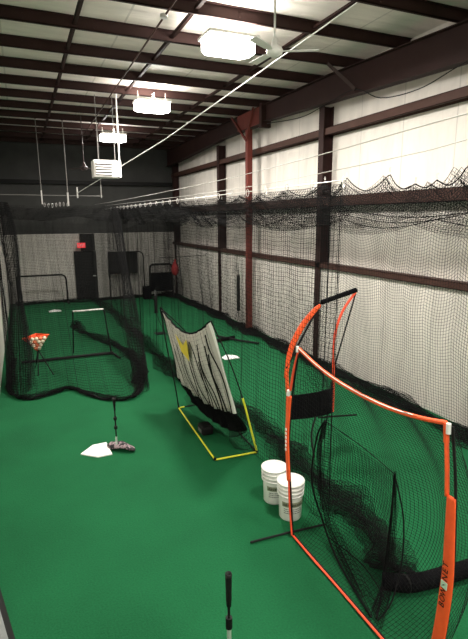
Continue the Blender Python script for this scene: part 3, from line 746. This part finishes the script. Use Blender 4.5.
MB().tube([(2.435, 3.98, .02), (2.435, 2.06, .02)], .011, 8).build('bottom_bar', M_black, t)
MB().tube([(1.95, 4.07, .02), (2.42, 4.03, .03), (2.86, 4.0, .02)], .012, 8).build('foot_bar', M_black, t)
MB().tube([(1.97, 1.98, .02), (2.8, 2.02, .02)], .014, 8).build('foot_bar', M_black, t)
# net bag
def S_bag(u, v):
    y = 3.96-1.88*u; ft = 2.07-.06*np.sin(PI*u)
    d = .95*np.sin(PI*np.clip(v, 0, 1))**.8*(.45+.55*np.sin(PI*u)**.6)
    z = ft*(1-v)+.02*v; z = z-.35*np.sin(PI*v)*np.sin(PI*u)*v
    x = 2.43+d*.9*(.6+.4*v)
    return x+.03*np.sin(u*21+v*3), y+.10*np.sin(PI*v)*np.sin(u*6), np.maximum(z, .02)
netmesh('net_bag', S_bag, 58, 76, .0017, M_net, t)
for pts, r in (([(2.66, 3.80, 1.38), (2.655, 3.93, 1.15), (2.62, 3.95, .65), (2.72, 3.88, .2), (2.62, 3.45, .04), (2.47, 2.75, .03)], .010),
               ([(2.66, 3.80, 1.38), (2.79, 3.4, 1.27), (2.86, 3.0, 1.16)], .0045),
               ([(2.86, 3.0, 1.16), (2.87, 3.02, .7), (2.81, 3.0, .12), (2.66, 2.86, .04), (2.5, 2.72, .03)], .010),
               ([(2.86, 3.0, 1.16), (2.93, 2.93, .75), (2.90, 2.88, .35), (2.72, 2.78, .08), (2.5, 2.70, .03)], .007)):
    MB().tube(spline(pts, 7), r, 6).build('bag_seam', M_net, t)
def S_fold(u, v):
    c0 = np.array([[2.86, 3.0, 1.16], [2.89, 3.0, .8], [2.86, 2.97, .4], [2.78, 2.9, .1], [2.52, 2.72, .03]])
    k = v*4; i = np.clip(k.astype(int), 0, 3); f = (k-i)[..., None]; p = c0[i]*(1-f)+c0[i+1]*f
    w = .02+.10*v; a = u*2*PI
    return p[..., 0]+w*.6*np.cos(a), p[..., 1]+w*np.sin(a*1.5), p[..., 2]+.02*np.cos(a*2)
netmesh('gathered_fold', S_fold, 16, 50, .0024, M_net, t)
def S_fold2(u, v):
    c0 = np.array([[2.66, 3.80, 1.38], [2.67, 3.9, 1.05], [2.70, 3.9, .6], [2.76, 3.78, .16], [2.52, 2.85, .03]])
    k = v*4; i = np.clip(k.astype(int), 0, 3); f = (k-i)[..., None]; p = c0[i]*(1-f)+c0[i+1]*f
    w = .03+.10*v; a = u*2*PI
    return p[..., 0]+w*.5*np.cos(a), p[..., 1]+w*np.sin(a*1.5), np.maximum(.015, p[..., 2]+.05*np.cos(a*2)*v)
netmesh('gathered_fold', S_fold2, 20, 64, .0026, M_net, t)
def S_panel(u, v):                    # inner pocket panel of the bag between its two seams
    Lp = np.array([[2.66, 3.80, 1.38], [2.66, 3.95, 1.0], [2.64, 3.95, .6], [2.72, 3.86, .2], [2.60, 3.40, .04]])
    Rp = np.array([[2.86, 3.0, 1.16], [2.88, 3.0, .8], [2.86, 2.98, .45], [2.80, 2.95, .12], [2.52, 2.74, .04]])
    k = v*4; i = np.clip(k.astype(int), 0, 3); f = (k-i)[..., None]
    a = Lp[i]*(1-f)+Lp[i+1]*f; b2 = Rp[i]*(1-f)+Rp[i+1]*f; p = a*(1-u[..., None])+b2*u[..., None]
    return p[..., 0]+.22*np.sin(PI*u)*np.sin(PI*np.clip(v*.9+.05, 0, 1)), p[..., 1]+.02*np.sin(v*17+u*9), np.maximum(.015, p[..., 2]-.05*np.sin(PI*u))
netmesh('pocket_panel', S_panel, 34, 44, .0016, M_net, t)
MB().tube([tuple(float(q) for q in (lambda r: (r[0][0, 0], r[1][0, 0], r[2][0, 0]))(S_panel(np.array([[i/14]]), np.array([[.86]])))) for i in range(15)], .006, 5).build('bag_seam', M_net, t)
# lettering running up the right sleeve (faces the camera side, -x)
def on_sleeve(z):
    y = np.interp(z, [.06, .28, .53, .75, 1.05, 1.35, 1.61], [2.06, 2.04, 2.015, 2.0, 1.99, 2.005, 2.02]); return float(y)
basis = Matrix(((0, -1, 0), (0, 0, -1), (1, 0, 0)))
def sl_text(s, z, size):
    # glyph x -> +z (up), glyph y -> +y, glyph normal -> -x
    R = Matrix(((0, 0, -1, 0), (0, 1, 0, 0), (1, 0, 0, 0), (0, 0, 0, 1)))
    text(s, size, Matrix.Translation((2.397, on_sleeve(z), z)) @ R, 'lettering', M_black, RS)
for s, z in (('B', .82), ('O', .868), ('W', .922), ('N', 1.035), ('E', 1.085), ('T', 1.13)): sl_text(s, z, .062)
bz = .978
MB().box(2.394, on_sleeve(bz)-.025, bz-.026, 2.398, on_sleeve(bz)+.025, bz+.026).build('badge', M_mint, RS)
MB().prism([(2.3925, on_sleeve(bz)-.02, bz+.015), (2.3925, on_sleeve(bz)+.002, bz-.004), (2.3925, on_sleeve(bz)-.008, bz+.002), (2.3925, on_sleeve(bz)+.02, bz-.018), (2.3925, on_sleeve(bz)+.0, bz+.006), (2.3925, on_sleeve(bz)+.008, bz+.0)], (.001, 0, 0)).build('badge_mark', M_black, RS)
for k in range(6):
    z = .98+k*.045; MB().box(2.374, 4.085, z, 2.380, 4.105, z+.026).build('side_print', M_plate, LS)

# ------------------------------------------------------------------ second bow frame (toss net)
F = 5.7
def at2(x, z): return (x, F, z)
t = thing('toss_net', 'narrow orange and black arched toss net with black catch pocket behind the big frame', 'net', (3.9, F, 0))
MB().tube([at2(3.33, .02), at2(3.33, .86), at2(3.30, 1.3)], .028, 10, flat=.5, flatdir=(1, 0, 0)).build('left_pole', M_orange, t)
arc = spline([at2(3.29, 1.16), at2(3.36, 1.55), at2(3.52, 1.86), at2(3.72, 2.08), at2(3.84, 2.17)], 8)
MB().tube(arc, [.018+.032*math.sin(PI*(.12+.8*i/(len(arc)-1))) for i in range(len(arc))], 12, flat=.35, flatdir=(1, 0, .6)).build('left_sleeve', M_orange, t, smooth=True)
MB().tube([at2(3.29, 1.30), (3.86, F+.03, 2.2)], .016, 8).build('bow_pole', M_black, t)
MB().tube([(3.86, F, 2.21), (4.15, F-.03, 2.29), (4.42, F-.05, 2.36)], .038, 8).build('top_sleeve', M_fabric, t)
MB().tube(spline([(4.42, F-.05, 2.34), (4.22, F, 2.03), (4.10, F, 1.62), (4.12, F, .9), (4.12, F, .5)], 7), .020, 8).build('right_tape', M_orange2, t)
MB().tube([(4.43, F-.05, 2.37), (4.16, F+.05, 1.2), (4.05, F+.1, .02)], .012, 6).build('right_pole', M_black, t)
b = MB(); nu = 12
vs = []
for i in range(nu+1):
    u = i/nu; x = 3.32+.74*u; y = F-.03-.05*math.sin(PI*u)
    vs += [(x, y, .53-.03*u), (x, y, .90-.0*u)]
b.add(vs, [(2*i, 2*i+2, 2*i+3, 2*i+1) for i in range(nu)]); o = b.build('catch_pocket', M_fabric, t); so = o.modifiers.new('thick', 'SOLIDIFY'); so.thickness = .02
MB().tube(spline([(3.75, F-.1, .53), (3.62, F-.2, .3), (3.58, F-.35, .02)], 5), .014, 8).build('leg', M_black, t)
MB().tube([(3.8, F-.1, .5), (4.5, F-.1, .42)], .014, 8).build('stay_bar', M_black, t)
netmesh('netting', lambda u, v: (3.33+(.80+.0*v)*u+.28*np.clip(1-v*2.2, 0, 1)*(1-.2*u), F+.25*np.sin(PI*u)*np.sin(PI*v), (2.17+.15*u)*(1-v)+.5*v), 20, 46, .0018, M_net, t)

# ------------------------------------------------------------------ trainers hanging on the side nets, bars on the turf
def trainer(x, y, zt, z1, z0, zb, dx, label):
    t = thing('hanging_trainer', label, 'trainer', (x, y, z0))
    MB().tube([(x, y, z0), (x, y, z1)], .05, 10).build('foam_sleeve', M_black, t)
    for s in (-1, 1):
        MB().tube([(x+.0, y+s*.06+.1, zt), (x, y+s*.035, z1)], .008, 5).build('cord', M_black, t)
        MB().tube([(x, y+s*.035, z0), (x+dx, y+s*.12, zb)], .008, 5).build('cord', M_black, t)
    b = MB()
    for k in range(6): b.box(x-.052, y-.012, z0+.35+k*.07, x-.048, y+.012, z0+.38+k*.07)
    b.build('print', M_woodg, t)
trainer(5.78, 12.9, 2.36, 1.75, .68, .05, -.15, 'black foam sleeve hung on cords between the two red-brown uprights')
t = thing('swing_post', 'black grip post with pale clip behind the grey target sheet', 'post', (3.6, 13.8, 0))
MB().tube([(3.52, 13.9, .62), (3.52, 13.9, 1.16)], .05, 10).build('grip', M_black, t)
MB().tube([(3.52, 13.9, 1.16), (3.52, 13.9, 1.32)], .025, 10).build('clip', M_woodg, t)
for s in (-1, 1): MB().tube([(3.52, 13.9, .62), (3.6+s*.12, 13.8, .02)], .009, 5).build('leg', M_black, t)
MB().box(3.44, 13.65, .003, 3.76, 13.95, .02).build('foot', M_black, t)
tag(MB().tube([(4.95, 12.6, .06), (5.3, 11.85, .06), (5.7, 11.35, .05)], .03, 8).build('floor_bar', M_black), 'black bar lying on the turf beyond the red post foot', 'bar')
tag(MB().tube([(4.55, 12.0, .06), (5.35, 12.25, .06)], .05, 8).build('floor_bar', M_fabric), 'thick short black bar lying crosswise near the side wall', 'bar')
# long black padded roll on the right lane
t = thing('padded_roll', 'long black padded roll lying on the turf behind the orange sleeve', 'roll', (3.2, 2.9, 0))
pr = spline([(2.80, 3.00, .09), (3.02, 2.86, .09), (3.5, 2.80, .09), (4.3, 2.74, .09)], 6)
MB().tube(pr, .08, 12).build('body', M_fabric, t, smooth=True)
for k in (5, 11): MB().tube([pr[k]+Vector((-.012, 0, 0)), pr[k]+Vector((.012, 0, 0))], .084, 12).build('strap', M_black, t)

# grey ledge board with black edging at the lower left
t = thing('ledge_board', 'grey ledge board with black edging at the lower left corner', 'ledge', (-.3, 1.2, 2.3))
d = Vector((.04, -.2, 0)).normalized(); n = Vector((-d.y, d.x, 0))*-1
p0 = Vector((-.143, 1.335, 2.40))-d*.35; p1 = Vector((-.143, 1.335, 2.40))+d*.6
nn = Vector((-1, -.2, 0)).normalized()
MB().prism([p0, p1, p1+nn*.014, p0+nn*.014], (0, 0, -.12)).build('edging', M_black, t)
MB().prism([p0+nn*.014, p1+nn*.014, p1+nn*.4, p0+nn*.4], (0, 0, -.10)).build('board', M_woodg, t)
q0 = p0+nn*.2+d*.1
MB().box(q0.x-.06, q0.y-.06, 0, q0.x+.06, q0.y+.06, 2.3).build('support_post', M_woodg, t)

# ------------------------------------------------------------------ camera and world
cam = bpy.data.cameras.new('camera'); co = bpy.data.objects.new('camera', cam); C.objects.link(co)
Xv = Vector((.91579429, -.40158865, -.00688288)); Yv = Vector((.08926096, .18678542, .97833721)); Zf = Vector((.39160349, .89657, -.20690321))
# camera axes in world: right, up, -forward
right, up, fwd = Xv, Yv, Zf
Rm = Matrix((right, up, -fwd)).transposed().to_4x4()
co.matrix_world = Matrix.Translation((0, 0, 3.4)) @ Rm
cam.sensor_fit = 'VERTICAL'; cam.sensor_height = 24; cam.lens = 480/639*24; cam.clip_start = .05; cam.clip_end = 100
sc = bpy.context.scene; sc.camera = co
w = bpy.data.worlds.new('world'); sc.world = w; w.use_nodes = True
w.node_tree.nodes['Background'].inputs[0].default_value = (.02, .02, .022, 1); w.node_tree.nodes['Background'].inputs[1].default_value = .3
sc.view_settings.view_transform = 'Standard'; sc.view_settings.look = 'None'; sc.view_settings.gamma = 1; sc.view_settings.use_curve_mapping = False
sc.view_settings.exposure = .05
sc.cycles.max_bounces = 6; sc.cycles.diffuse_bounces = 4; sc.cycles.use_denoising = True
